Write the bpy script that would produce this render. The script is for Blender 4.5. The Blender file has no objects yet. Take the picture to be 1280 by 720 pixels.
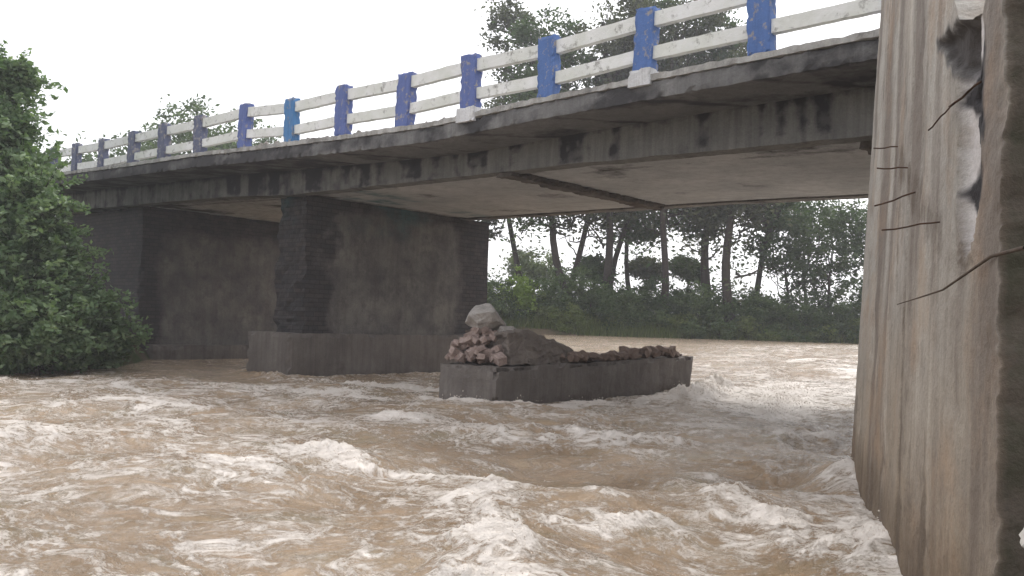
import bpy, bmesh, math
import numpy as np
from mathutils import Vector, Matrix
C = bpy.context.scene.collection
SC = bpy.context.scene
rad = math.radians
# ------------------------------------------------------------------ camera
cd = bpy.data.cameras.new('camera'); cam = bpy.data.objects.new('camera', cd); C.objects.link(cam)
CZ = 1.45
cam.matrix_world = (Matrix.Translation((0, 0, CZ)) @ Matrix.Rotation(rad(41.3), 4, 'Z')
                    @ Matrix.Rotation(rad(92.2), 4, 'X') @ Matrix.Rotation(rad(1.72), 4, 'Z'))
cd.sensor_width = 36; cd.lens = 36 * 1090 / 1280; cd.clip_start = 0.05; cd.clip_end = 3000
SC.camera = cam
# ------------------------------------------------------------------ world, sun, exposure
SUN_EL, SUN_AZ = rad(52), rad(-20)       # direction towards the sun: over the far side of the bridge
w = bpy.data.worlds.new('World'); SC.world = w; w.use_nodes = True
nt = w.node_tree; nt.nodes.clear()
sky = nt.nodes.new('ShaderNodeTexSky'); sky.sky_type = 'NISHITA'; sky.sun_disc = False
sky.sun_elevation = SUN_EL; sky.sun_rotation = SUN_AZ; sky.air_density = 1.0; sky.dust_density = 4.0; sky.ozone_density = 1.0
hs = nt.nodes.new('ShaderNodeHueSaturation'); hs.inputs['Saturation'].default_value = 0.22; hs.inputs['Value'].default_value = 1.0
ad = nt.nodes.new('ShaderNodeMixRGB'); ad.blend_type = 'MIX'; ad.inputs[0].default_value = 0.55; ad.inputs[2].default_value = (9.2, 9.2, 9.6, 1)
bg = nt.nodes.new('ShaderNodeBackground'); bg.inputs[1].default_value = 0.10
ow = nt.nodes.new('ShaderNodeOutputWorld')
nt.links.new(sky.outputs[0], hs.inputs['Color']); nt.links.new(hs.outputs[0], ad.inputs[1])
nt.links.new(ad.outputs[0], bg.inputs[0]); nt.links.new(bg.outputs[0], ow.inputs[0])
sl = bpy.data.lights.new('sun', 'SUN'); sl.energy = 1.0; sl.angle = rad(18); sl.color = (1, 0.96, 0.9)
so = bpy.data.objects.new('sun', sl); C.objects.link(so)
sd = Vector((math.sin(SUN_AZ) * math.cos(SUN_EL), math.cos(SUN_AZ) * math.cos(SUN_EL), math.sin(SUN_EL)))
so.rotation_euler = sd.to_track_quat('Z', 'Y').to_euler()
SC.view_settings.view_transform = 'Standard'; SC.view_settings.look = 'None'
SC.view_settings.gamma = 1; SC.view_settings.exposure = 1.12; SC.view_settings.use_curve_mapping = False
SC.render.engine = 'CYCLES'
SC.cycles.max_bounces = 6; SC.cycles.diffuse_bounces = 4; SC.cycles.glossy_bounces = 2; SC.cycles.transmission_bounces = 2
SC.cycles.volume_bounces = 1; SC.cycles.transparent_max_bounces = 4
SC.cycles.use_denoising = True; SC.cycles.caustics_reflective = False; SC.cycles.caustics_refractive = False

# ------------------------------------------------------------------ numpy noise
_r = np.random.RandomState(7)
_perm = np.concatenate([_r.permutation(256)] * 3)
_g3 = _r.normal(size=(256, 3)); _g3 /= np.linalg.norm(_g3, axis=1)[:, None]
def pn(x, y, z=0.0):
    x, y, z = np.broadcast_arrays(np.asarray(x, float), np.asarray(y, float), np.asarray(z, float))
    xi = np.floor(x).astype(int); yi = np.floor(y).astype(int); zi = np.floor(z).astype(int)
    fx, fy, fz = x - xi, y - yi, z - zi
    u, v, t = [f * f * f * (f * (f * 6 - 15) + 10) for f in (fx, fy, fz)]
    out = 0
    for dx in (0, 1):
        for dy in (0, 1):
            for dz in (0, 1):
                h = _perm[_perm[_perm[(xi + dx) & 255] + ((yi + dy) & 255)] + ((zi + dz) & 255)]
                g = _g3[h]
                d = g[..., 0] * (fx - dx) + g[..., 1] * (fy - dy) + g[..., 2] * (fz - dz)
                out = out + d * (u if dx else 1 - u) * (v if dy else 1 - v) * (t if dz else 1 - t)
    return out * 1.6
def fbm(x, y, z=0.0, o=4, lac=2.1, g=0.5):
    s = 0; a = 1.0; f = 1.0; n = 0
    for i in range(o):
        s = s + a * pn(x * f + i * 17.3, y * f + i * 5.1, z * f + i * 9.7); n += a; a *= g; f *= lac
    return s / n
def sst(e0, e1, x):
    t = np.clip((x - e0) / (e1 - e0), 0, 1); return t * t * (3 - 2 * t)

# ------------------------------------------------------------------ object helpers
def tag(o, label=None, cat=None, group=None, kind=None):
    if label: o['label'] = label
    if cat: o['category'] = cat
    if group: o['group'] = group
    if kind: o['kind'] = kind
    return o
def empty(name, loc=(0, 0, 0), rz=0):
    o = bpy.data.objects.new(name, None); C.objects.link(o); o.location = loc; o.rotation_euler = (0, 0, rz); return o
def mobj(name, V, Fc, mat, parent=None, attrs=None, smooth=False):
    """V (n,3) world coords, Fc (m,k) or list of faces"""
    me = bpy.data.meshes.new(name)
    V = np.asarray(V, float)
    if isinstance(Fc, np.ndarray):
        m, k = Fc.shape
        me.vertices.add(len(V)); me.vertices.foreach_set('co', V.ravel())
        me.loops.add(m * k); me.loops.foreach_set('vertex_index', Fc.ravel().astype(np.int32))
        me.polygons.add(m); me.polygons.foreach_set('loop_start', np.arange(0, m * k, k, dtype=np.int32))
        try: me.polygons.foreach_set('loop_total', np.full(m, k, dtype=np.int32))
        except Exception: pass
        me.update(calc_edges=True)
    else:
        me.from_pydata([tuple(v) for v in V], [], [tuple(f) for f in Fc]); me.update()
    if attrs:
        for n, a in attrs.items():
            at = me.attributes.new(n, 'FLOAT', 'POINT'); at.data.foreach_set('value', np.asarray(a, np.float32))
    me.polygons.foreach_set('use_smooth', np.full(len(me.polygons), bool(smooth)))
    if mat: me.materials.append(mat)
    o = bpy.data.objects.new(name, me); C.objects.link(o)
    if parent:
        o.parent = parent
        o.matrix_parent_inverse = Matrix.Identity(4)
        mw = parent['_mw'] if '_mw' in parent else None
        o.location = -Vector(parent_loc(parent))
    return o
def parent_loc(p):
    l = Vector(p.location)
    while p.parent: p = p.parent; l += Vector(p.location)
    return l
def gbox(x0, x1, y0, y1, z0, z1, res, rough=0.0, nf=2.0, seed=0.0, chip=0.0):
    """closed box, faces subdivided, vertices shared, displaced by noise; edges chipped"""
    nx, ny, nz = [max(1, min(400, int(round((b - a) / res)))) for a, b in ((x0, x1), (y0, y1), (z0, z1))]
    ids = {}
    X = np.linspace(x0, x1, nx + 1); Y = np.linspace(y0, y1, ny + 1); Z = np.linspace(z0, z1, nz + 1)
    V = []; Fc = []
    def vid(i, j, k):
        t = (i, j, k)
        if t not in ids: ids[t] = len(V); V.append((X[i], Y[j], Z[k]))
        return ids[t]
    for i in range(nx):
        for j in range(ny):
            Fc.append((vid(i, j, 0), vid(i, j + 1, 0), vid(i + 1, j + 1, 0), vid(i + 1, j, 0)))
            Fc.append((vid(i, j, nz), vid(i + 1, j, nz), vid(i + 1, j + 1, nz), vid(i, j + 1, nz)))
    for i in range(nx):
        for k in range(nz):
            Fc.append((vid(i, 0, k), vid(i + 1, 0, k), vid(i + 1, 0, k + 1), vid(i, 0, k + 1)))
            Fc.append((vid(i, ny, k), vid(i, ny, k + 1), vid(i + 1, ny, k + 1), vid(i + 1, ny, k)))
    for j in range(ny):
        for k in range(nz):
            Fc.append((vid(0, j, k), vid(0, j, k + 1), vid(0, j + 1, k + 1), vid(0, j + 1, k)))
            Fc.append((vid(nx, j, k), vid(nx, j + 1, k), vid(nx, j + 1, k + 1), vid(nx, j, k + 1)))
    V = np.array(V); Fc = np.array(Fc)
    if rough or chip:
        c = np.array([(x0 + x1) / 2, (y0 + y1) / 2, (z0 + z1) / 2])
        h = np.array([(x1 - x0) / 2, (y1 - y0) / 2, (z1 - z0) / 2])
        a = V[:, 0], V[:, 1], V[:, 2]
        on = (np.abs(np.abs(V - c) - h) < 1e-6).astype(float)
        sg = np.sign(V - c) * on
        n1 = fbm(a[0] * nf + seed, a[1] * nf, a[2] * nf, 4)
        n2 = np.clip(fbm(a[0] * nf * 1.7 + 31 + seed, a[1] * nf * 1.7, a[2] * nf * 1.7, 3) + 0.05, 0, 1)
        edge = (on.sum(1) >= 2)
        V = V + sg * (n1 * rough)[:, None] - sg * (edge * n2 * chip * 2.2)[:, None]
    return V, Fc
def merge(parts):
    Vs = []; Fs = []; n = 0
    for V, F_ in parts:
        Vs.append(V); Fs.append(F_ + n); n += len(V)
    return np.vstack(Vs), np.vstack(Fs)
def tube(path, radii, seg=7, cap=True):
    path = np.asarray(path, float); n = len(path)
    V = []; Fc = []
    for i in range(n):
        t = path[min(i + 1, n - 1)] - path[max(i - 1, 0)]; t /= (np.linalg.norm(t) + 1e-9)
        a = np.array([1.0, 0, 0]) if abs(t[0]) < 0.8 else np.array([0, 1.0, 0])
        u = np.cross(t, a); u /= np.linalg.norm(u); v = np.cross(t, u)
        for k in range(seg):
            an = 2 * math.pi * k / seg
            V.append(path[i] + radii[i] * (math.cos(an) * u + math.sin(an) * v))
    for i in range(n - 1):
        for k in range(seg):
            k2 = (k + 1) % seg
            Fc.append((i * seg + k, i * seg + k2, (i + 1) * seg + k2, (i + 1) * seg + k))
    return np.array(V), np.array(Fc)

# ------------------------------------------------------------------ materials
class NT:
    def __init__(s, name):
        s.m = bpy.data.materials.new(name); s.m.use_nodes = True; s.t = s.m.node_tree
        s.b = s.t.nodes['Principled BSDF']; s.co = s.t.nodes.new('ShaderNodeTexCoord')
    def n(s, t, **k):
        x = s.t.nodes.new(t)
        for a, b in k.items(): setattr(x, a, b)
        return x
    def l(s, a, b): s.t.links.new(a, b)
    def mapping(s, sc, src=None):
        m = s.n('ShaderNodeMapping'); m.inputs['Scale'].default_value = sc
        s.l(src or s.co.outputs['Object'], m.inputs[0]); return m.outputs[0]
    def noise(s, scale, detail=5, rough=0.6, vec=None, dist=0.0):
        x = s.n('ShaderNodeTexNoise'); x.inputs['Scale'].default_value = scale; x.inputs['Detail'].default_value = detail
        x.inputs['Roughness'].default_value = rough; x.inputs['Distortion'].default_value = dist
        s.l(vec or s.co.outputs['Object'], x.inputs['Vector']); return x.outputs[0]
    def ramp(s, fac, stops):
        r = s.n('ShaderNodeValToRGB'); e = r.color_ramp.elements
        while len(e) < len(stops): e.new(0.5)
        for el, (p, c) in zip(e, stops):
            el.position = p; el.color = (*c, 1) if isinstance(c, tuple) else (c, c, c, 1)
        s.l(fac, r.inputs[0]); return r.outputs[0]
    def mix(s, fac, a, b, mode='MIX'):
        x = s.n('ShaderNodeMixRGB', blend_type=mode)
        for i, v in enumerate((fac, a, b)):
            if isinstance(v, (int, float)): x.inputs[i].default_value = v if i == 0 else (v, v, v, 1)
            elif isinstance(v, tuple): x.inputs[i].default_value = (*v, 1)
            else: s.l(v, x.inputs[i])
        return x.outputs[0]
    def math(s, op, a, b=0.0, clamp=False):
        x = s.n('ShaderNodeMath', operation=op, use_clamp=clamp)
        for i, v in enumerate((a, b)):
            if isinstance(v, (int, float)): x.inputs[i].default_value = v
            else: s.l(v, x.inputs[i])
        return x.outputs[0]
    def attr(s, name):
        a = s.n('ShaderNodeAttribute', attribute_name=name); return a.outputs['Fac']
    def bump(s, h, strength=0.4, dist=0.02):
        b = s.n('ShaderNodeBump'); b.inputs['Strength'].default_value = strength; b.inputs['Distance'].default_value = dist
        s.l(h, b.inputs['Height']); s.l(b.outputs[0], s.b.inputs['Normal'])
    def out(s, col=None, rough=0.85, spec=0.3):
        if col is not None:
            if isinstance(col, tuple): s.b.inputs['Base Color'].default_value = (*col, 1)
            else: s.l(col, s.b.inputs['Base Color'])
        if isinstance(rough, (int, float)): s.b.inputs['Roughness'].default_value = rough
        else: s.l(rough, s.b.inputs['Roughness'])
        s.b.inputs['Specular IOR Level'].default_value = spec
        return s.m

def concrete(name, c1, c2, dark=(0.035, 0.032, 0.03), scale=1.5, streak=0.5, stain_shade=True, teal=False, wet=False):
    t = NT(name)
    big = t.noise(scale, 6, 0.62)
    col = t.mix(t.ramp(big, [(0.3, 0.0), (0.7, 1.0)]), c1, c2)
    st = t.noise(1.0, 5, 0.65, t.mapping((6 * scale, 6 * scale, 0.35 * scale)))
    col = t.mix(t.math('MULTIPLY', t.ramp(st, [(0.42, 0.0), (0.68, 1.0)]), streak), col, tuple(x * 0.42 for x in c1))
    fine = t.noise(38, 4, 0.7)
    col = t.mix(0.55, col, t.ramp(fine, [(0.2, 0.55), (0.8, 1.35)]), 'MULTIPLY')
    if teal:
        col = t.mix(t.math('MULTIPLY', t.attr('teal'), t.ramp(t.noise(3, 5), [(0.35, 0.2), (0.6, 1.0)])), col, (0.05, 0.135, 0.14))
    if stain_shade:
        edge = t.math('ADD', t.attr('stain_shade'), t.math('MULTIPLY', t.math('SUBTRACT', t.noise(4, 8, 0.75), 0.5), 1.3))
        col = t.mix(t.ramp(edge, [(0.3, 0.0), (0.8, 1.0)]), col, dark)
    h = t.math('ADD', t.noise(12, 6, 0.7), t.math('MULTIPLY', t.noise(70, 3), 0.3))
    t.bump(h, 0.55, 0.03)
    return t.out(col, 0.88, 0.25)

M = {}
M['slab'] = concrete('deck_concrete', (0.15, 0.147, 0.145), (0.22, 0.215, 0.21), streak=0.4, dark=(0.05, 0.048, 0.05))
M['kerb'] = concrete('kerb_concrete', (0.34, 0.33, 0.31), (0.50, 0.49, 0.47), streak=0.3, dark=(0.10, 0.095, 0.09))
M['fascia'] = concrete('fascia_concrete', (0.145, 0.143, 0.138), (0.225, 0.22, 0.205), dark=(0.035, 0.033, 0.037), streak=0.5)
M['soffit'] = concrete('soffit_concrete', (0.34, 0.35, 0.36), (0.50, 0.505, 0.505), streak=0.3, teal=True, scale=0.8)
M['wing'] = concrete('wing_concrete', (0.30, 0.25, 0.20), (0.44, 0.385, 0.33), dark=(0.075, 0.055, 0.04), streak=0.45)
M['footing'] = concrete('footing_concrete', (0.11, 0.095, 0.085), (0.18, 0.16, 0.145), streak=0.4, dark=(0.05, 0.04, 0.032))
M['chunk'] = concrete('broken_concrete', (0.26, 0.24, 0.22), (0.42, 0.39, 0.36), stain_shade=False, scale=3, streak=0.2)
M['whitewash'] = concrete('whitewash', (0.55, 0.55, 0.55), (0.75, 0.75, 0.76), stain_shade=False, scale=4, streak=0.3)

def pier_mat():
    t = NT('pier_masonry')
    tc = t.mapping((1, 1, 1))
    # generated courses in Y/X - Z
    sep = t.n('ShaderNodeSeparateXYZ'); t.l(t.co.outputs['Object'], sep.inputs[0])
    cmb = t.n('ShaderNodeCombineXYZ'); t.l(t.math('ADD', sep.outputs[0], sep.outputs[1]), cmb.inputs[0]); t.l(sep.outputs[2], cmb.inputs[1])
    br = t.n('ShaderNodeTexBrick'); br.inputs['Scale'].default_value = 1.0
    br.inputs['Brick Width'].default_value = 0.28; br.inputs['Row Height'].default_value = 0.11; br.inputs['Mortar Size'].default_value = 0.012
    br.inputs['Color1'].default_value = (0.04, 0.038, 0.042, 1); br.inputs['Color2'].default_value = (0.065, 0.056, 0.055, 1)
    br.inputs['Mortar'].default_value = (0.025, 0.024, 0.024, 1); br.inputs['Mortar Smooth'].default_value = 0.5
    t.l(cmb.outputs[0], br.inputs['Vector'])
    pl = t.mix(t.ramp(t.noise(1.3, 6), [(0.3, 0.0), (0.7, 1.0)]), (0.085, 0.08, 0.078), (0.20, 0.185, 0.165))
    pl = t.mix(t.math('MULTIPLY', t.ramp(t.noise(2.8, 8, 0.75), [(0.48, 0.0), (0.66, 1.0)]), 0.6), pl, (0.055, 0.052, 0.052))
    pl = t.mix(t.math('MULTIPLY', t.ramp(t.noise(1.0, 5, 0.6, t.mapping((5, 5, 0.5))), [(0.45, 0.0), (0.7, 1.0)]), 0.4), pl, (0.07, 0.06, 0.055))
    m = t.math('ADD', t.attr('stain_shade'), t.math('MULTIPLY', t.math('SUBTRACT', t.noise(4, 6, 0.7), 0.5), 0.8))
    mk = t.ramp(m, [(0.25, 0.0), (0.80, 0.9)])
    col = t.mix(mk, pl, br.outputs['Color'])
    col = t.mix(t.math('MULTIPLY', t.attr('teal'), t.ramp(t.noise(2.5, 5), [(0.35, 0.1), (0.6, 0.9)])), col, (0.05, 0.135, 0.14))
    col = t.mix(0.6, col, t.ramp(t.noise(30, 4, 0.7), [(0.2, 0.5), (0.8, 1.4)]), 'MULTIPLY')
    h = t.math('ADD', t.math('MULTIPLY', t.math('MULTIPLY', br.outputs['Fac'], mk), -1.2), t.noise(14, 5, 0.7))
    t.bump(h, 0.8, 0.03)
    return t.out(col, 0.9, 0.2)
M['pier'] = pier_mat()

def paint(name, c, wear):
    wear += .04
    t = NT(name)
    n = t.noise(7, 6, 0.7)
    col = t.mix(t.ramp(n, [(wear, 1.0), (wear + 0.08, 0.0)]), c, (0.30, 0.28, 0.27))
    col = t.mix(t.math('MULTIPLY', t.ramp(t.noise(1, 4, 0.6, t.mapping((14, 14, 1.2))), [(0.45, 0.0), (0.7, 1.0)]), 0.45), col, tuple(x * 0.5 for x in c))
    col = t.mix(0.4, col, t.ramp(t.noise(45, 3), [(0.2, 0.65), (0.8, 1.25)]), 'MULTIPLY')
    t.bump(t.noise(25, 5, 0.7), 0.4, 0.015)
    return t.out(col, 0.7, 0.3)
M['blue'] = paint('blue_paint', (0.085, 0.16, 0.38), 0.33)
M['purple'] = paint('violet_blue_paint', (0.105, 0.145, 0.35), 0.34)
M['teal'] = paint('light_blue_paint', (0.07, 0.20, 0.42), 0.33)
M['violet'] = paint('violet_grey_paint', (0.11, 0.125, 0.20), 0.36)
def rail_mat():
    t = NT('rail_paint')
    col = t.mix(t.ramp(t.noise(2.2, 5), [(0.35, 0.0), (0.65, 1.0)]), (0.76, 0.76, 0.75), (0.64, 0.65, 0.60))
    col = t.mix(t.ramp(t.noise(6, 7, 0.75), [(0.55, 0.0), (0.66, 0.75)]), col, (0.16, 0.15, 0.13))
    t.bump(t.noise(20, 5, 0.7), 0.5, 0.02)
    return t.out(col, 0.75, 0.3)
M['rail'] = rail_mat()
def simple(name, c1, c2, sc=6, rough=0.8, bump=0.4, spec=0.3):
    t = NT(name)
    col = t.mix(t.ramp(t.noise(sc, 6, 0.65), [(0.3, 0.0), (0.7, 1.0)]), c1, c2)
    t.bump(t.noise(sc * 6, 5, 0.7), bump, 0.02)
    return t.out(col, rough, spec)
M['rust'] = simple('rusty_steel', (0.03, 0.018, 0.012), (0.09, 0.045, 0.025), 30)
M['twig'] = simple('dead_twig', (0.05, 0.035, 0.025), (0.11, 0.08, 0.06), 20)
M['brick'] = simple('brick_rubble', (0.17, 0.115, 0.095), (0.36, 0.29, 0.26), 9, 0.9)
M['stone'] = simple('rubble_stone', (0.11, 0.08, 0.065), (0.22, 0.16, 0.13), 7, 0.9)
M['pale'] = simple('pale_stone', (0.30, 0.28, 0.25), (0.48, 0.45, 0.41), 7, 0.9)
M['bark'] = simple('bark', (0.025, 0.02, 0.017), (0.06, 0.048, 0.04), 8, 0.9, 0.8)
M['cavity'] = simple('mud_plaster', (0.36, 0.32, 0.30), (0.55, 0.50, 0.47), 7, 0.9)
M['soil'] = simple('soil', (0.08, 0.06, 0.042), (0.16, 0.12, 0.085), 2.5, 0.95, 0.8)
M['asphalt'] = simple('asphalt', (0.045, 0.045, 0.045), (0.07, 0.068, 0.065), 20, 0.9)
def ground_mat():
    t = NT('ground')
    col = t.mix(t.ramp(t.noise(0.6, 6), [(0.42, 0.0), (0.6, 1.0)]), (0.12, 0.09, 0.06), (0.05, 0.075, 0.025))
    col = t.mix(0.6, col, t.ramp(t.noise(14, 5, 0.7), [(0.2, 0.5), (0.8, 1.4)]), 'MULTIPLY')
    t.bump(t.noise(6, 6, 0.7), 0.8, 0.15)
    return t.out(col, 0.95, 0.15)
M['ground'] = ground_mat()
def leaf_mat(name, c1, c2, c3):
    t = NT(name)
    a = t.attr('tint')
    col = t.ramp(a, [(0.0, c1), (0.55, c2), (1.0, c3)])
    t.out(col, 0.55, 0.3)
    # thin leaves let light through
    tr = t.n('ShaderNodeBsdfTranslucent'); t.l(t.mix(1.0, col, (1.2, 1.35, 0.7), 'MULTIPLY'), tr.inputs['Color'])
    mx = t.n('ShaderNodeMixShader'); mx.inputs[0].default_value = 0.35
    o = t.t.nodes['Material Output']
    t.l(t.b.outputs[0], mx.inputs[1]); t.l(tr.outputs[0], mx.inputs[2]); t.l(mx.outputs[0], o.inputs['Surface'])
    return t.m
M['leaf_near'] = leaf_mat('leaf_river_bush', (0.045, 0.085, 0.035), (0.105, 0.165, 0.08), (0.26, 0.33, 0.20))
M['leaf_dark'] = leaf_mat('leaf_dark', (0.035, 0.06, 0.025), (0.055, 0.09, 0.035), (0.09, 0.13, 0.055))
M['leaf_olive'] = leaf_mat('leaf_olive', (0.045, 0.05, 0.03), (0.07, 0.08, 0.045), (0.10, 0.11, 0.06))
M['leaf_mid'] = leaf_mat('leaf_mid', (0.05, 0.08, 0.035), (0.08, 0.12, 0.05), (0.13, 0.18, 0.08))
M['leaf_pale'] = leaf_mat('leaf_pale', (0.10, 0.13, 0.09), (0.16, 0.19, 0.13), (0.24, 0.27, 0.18))
M['leaf_lime'] = leaf_mat('leaf_lime', (0.10, 0.16, 0.03), (0.17, 0.25, 0.05), (0.25, 0.34, 0.08))

M['leaf_grass'] = leaf_mat('leaf_grass', (0.07, 0.10, 0.03), (0.12, 0.16, 0.05), (0.19, 0.22, 0.08))
# ------------------------------------------------------------------ setting: terrain
def level(x, y):                                   # flood water stands higher upstream of the piers
    return 0.78 * sst(15, 34, y) + 0.0 * x
def depth_of(x, y): return -0.66 * x + 0.751 * y
def shore(x, y):                                   # > 0 on land
    xl = np.interp(y, [-60, 5, 10, 12.5, 20, 40, 80], [-20.5, -20.5, -22, -25.4, -27, -38, -60])
    xr = np.interp(y, [-40, 0, 3.4, 8.67, 9.2, 22], [-3.5, -1.9, -0.55, -2.9, -2.2, -2.2])
    right = np.where(y < 22, x - xr, np.minimum(x - xr, 24 - y))
    right = np.minimum(x - xr, (23 - y))
    return np.maximum.reduce([depth_of(x, y) - 50.5 + 1.5 * pn(x * .11, y * .11), xl - x, right])
def terrain():
    a = np.sinh(np.linspace(-5.2, 5.2, 321)); a = a / a.max()
    X, Y = np.meshgrid(-12 + a * 900, 14 + a * 900, indexing='ij')
    s = shore(X, Y) + 0.35 * fbm(X * 0.7, Y * 0.7, 0, 3)
    h = level(X, Y) + np.where(s > 0, 1.25 * (1 - np.exp(-np.maximum(s, 0) / 1.3)), np.maximum(s * 0.8, -1.6))
    h = h + np.where(s > 1, 0.3 * fbm(X * .2, Y * .2, 3, 4), 0)
    h = np.where((np.hypot(X, Y) < 2.0), np.minimum(h, 0.25), h)
    n = len(a); V = np.stack([X, Y, h], -1).reshape(-1, 3)
    i, j = np.meshgrid(np.arange(n - 1), np.arange(n - 1), indexing='ij'); k = (i * n + j).ravel()
    F_ = np.stack([k, k + n, k + n + 1, k + 1], -1)
    o = mobj('ground', V, F_, M['ground'], smooth=True); tag(o, kind='structure')
def ground_z(x, y):
    s = shore(np.float64(x), np.float64(y))
    return float(level(x, y) + (1.25 * (1 - math.exp(-max(s, 0) / 1.3)) if s > 0 else max(s * .8, -1.6)))
terrain()

# ------------------------------------------------------------------ setting: river
WALL_A = np.array([-3.15, 8.67]); WALL_B = np.array([-0.77, 3.53])
def seg_d(x, y, a, b):
    a = np.asarray(a, float); b = np.asarray(b, float); d = b - a; L = (d ** 2).sum()
    t = np.clip(((x - a[0]) * d[0] + (y - a[1]) * d[1]) / L, 0, 1)
    return np.hypot(x - a[0] - t * d[0], y - a[1] - t * d[1]), t
def poly_d(x, y, pts):
    ds = [seg_d(x, y, pts[i], pts[i + 1])[0] for i in range(len(pts) - 1)]
    return np.minimum.reduce(ds)
def water():
    th = np.radians(np.concatenate([np.linspace(-80, -36, 60), np.linspace(-35.8, 34.2, 680), np.linspace(35, 80, 60)]))
    rr = np.exp(np.linspace(math.log(1.6), math.log(95), 900))
    T, Rr = np.meshgrid(th, rr, indexing='ij')
    base = math.radians(41.3)
    x = -np.sin(base - T) * Rr; y = np.cos(base - T) * Rr
    # domain warp
    wx = x + 0.55 * fbm(x * .6, y * .6, 1.0, 3) + 0.12 * fbm(x * 2.2, y * 2.2, 6, 2)
    wy = y + 0.55 * fbm(x * .6, y * .6, 8.0, 3) + 0.12 * fbm(x * 2.2, y * 2.2, 16, 2)
    # flow turns: crests lie across it
    fl = -0.35 * wx + wy; cr = wx + 0.35 * wy
    calm = sst(-13, -18.5, x) * sst(7.5, 10.5, y)          # slack water behind the pier and under the left span
    far = sst(18, 30, Rr)
    fade1 = 1 - 0.5 * far
    big = pn(cr * 0.42, fl * 0.62, 2.0)
    mid = 1 - 2 * np.abs(pn(cr * 0.95 + 4, fl * 1.5, 5.0))
    mid2 = 1 - 2 * np.abs(pn(cr * 1.9 + 4, fl * 2.8, 9.0))
    sm = 1 - 2 * np.abs(pn(wx * 4.6, wy * 6.0, 3.0))
    sm2 = pn(wx * 10, wy * 13, 7.0)
    fin = pn(wx * 24, wy * 28, 1.0)
    amp = (1 - 0.85 * calm) * fade1
    rough_patch = 0.65 + 0.7 * sst(-0.2, 0.5, fbm(x * .35, y * .35, 4, 2))
    z = 0.15 * big + rough_patch * (0.040 * mid * (0.6 + big) + 0.026 * mid2 + 0.014 * sm + 0.010 * sm2 + 0.0045 * fin)
    z = z * amp
    foam = 0.22 * sst(0.1, 0.9, mid) * sst(-0.5, 0.6, big) + 0.20 * sst(0.25, 0.95, mid2) + 0.14 * sst(0.0, 0.9, sm) * rough_patch
    foam = foam + 0.04 + 0.5 * sst(-0.05, 0.55, fbm(wx * 1.1 + 9, wy * 1.6, 2.5, 4))
    # standing waves / breaking fronts seen in the photo
    jig = 0.16 * fbm(x * 2.2, y * 2.2, 12, 3)
    def front(pts, h, wdt, fo, back=0):
        nonlocal z, foam
        d = poly_d(x + jig, y + jig * 0.7, pts)
        lump = 0.35 + 1.0 * sst(-.5, .5, fbm(x * 2.2, y * 2.2, 21, 2)); gr = 0.75 + .5 * fbm(x * 9, y * 9, 14, 3)
        z = z + 0.72 * h * np.exp(-(d / (wdt * 1.15)) ** 2) * lump * gr
        foam = foam + 0.72 * fo * np.exp(-(d / (wdt * 1.0)) ** 2) * (lump + .2)
    front([(-7.6, 5.8), (-6.5, 5.2), (-5.3, 5.6), (-4.75, 5.2), (-4.3, 4.6), (-3.6, 4.1), (-3.0, 3.2)], 0.16, 0.28, 0.75)
    front([(-4.0, 5.1), (-3.5, 5.4), (-3.1, 5.7), (-2.8, 6.1), (-2.2, 5.7)], 0.15, 0.24, 0.7)
    front([(-7.4, 9.0), (-6.7, 9.3), (-6.1, 8.9), (-5.6, 9.3)], 0.15, 0.3, 0.5)
    front([(-9.5, 8.3), (-8.2, 8.7), (-7.2, 8.0)], 0.09, 0.35, 0.5)
    front([(-4.3, 7.3), (-3.9, 6.9), (-3.3, 6.6)], 0.14, 0.25, 0.3)
    front([(-4.9, 13.0), (-4.7, 11.5), (-4.4, 10.3)], 0.16, 0.5, 0.35)
    front([(-9.6, 17.7), (-9.1, 17.2), (-8.8, 16.4), (-8.6, 15.0)], 0.38, 0.42, 1.7)
    front([(-8.6, 19.5), (-7.4, 17.0), (-6.6, 14.0)], 0.14, 0.6, 1.0)
    front([(-6.2, 22), (-5.6, 18.0), (-5.2, 15.0)], 0.12, 0.5, 0.4)
    front([(-11.7, 11.0), (-11.0, 10.6), (-9.9, 10.3), (-9.2, 11.4), (-9.2, 14.5)], 0.08, 0.24, 0.95)
    front([(-19.5, 12.0), (-18.4, 11.6), (-17.1, 11.3), (-15.8, 11.4), (-14.0, 12.2), (-12.6, 12.8)], 0.17, 0.26, 1.0)
    front([(-16.95, 11.6), (-16.9, 14), (-16.9, 17)], 0.10, 0.22, 0.8)
    front([(-17.0, 8.7), (-14.5, 9.6), (-12.0, 10.1)], 0.07, 0.4, 0.6)
    # trough in the middle and hollow in front of the wall
    for (cx, cy, r1, a) in ((-5.3, 7.0, 1.3, -0.16), (-3.7, 7.9, 0.35, -0.16), (-7.2, 6.8, 0.9, -0.07)):
        g = np.exp(-(((x - cx) ** 2 + (y - cy) ** 2) / r1 ** 2)); z = z + a * g; foam = foam - 0.35 * g
    # water heaps up along the wing wall
    dw, tw = seg_d(x, y, WALL_A, WALL_B)
    heap = np.exp(-(dw / 0.30) ** 2) * (0.05 + 0.17 * np.exp(-((tw - 0.03) / 0.09) ** 2) + 0.08 * fbm(x * 2, y * 2, 3, 3))
    z = z + heap; foam = foam + 0.35 * np.exp(-(dw / 0.25) ** 2)
    # fast white water through the right span
    ch = sst(-10, -8.6, x) * sst(13, 19, y) * (1 - sst(40, 52, y))
    foam = foam + 0.22 * ch
    near_left = sst(-3, -9, x) * sst(9.5, 5.5, y); foam = foam + 0.12 * near_left
    foam = foam * (1 - 0.9 * calm)
    foam = foam - 0.25 * sst(0.1, 0.6, fbm(x * .5 + 3, y * .5, 33, 2))
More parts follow.
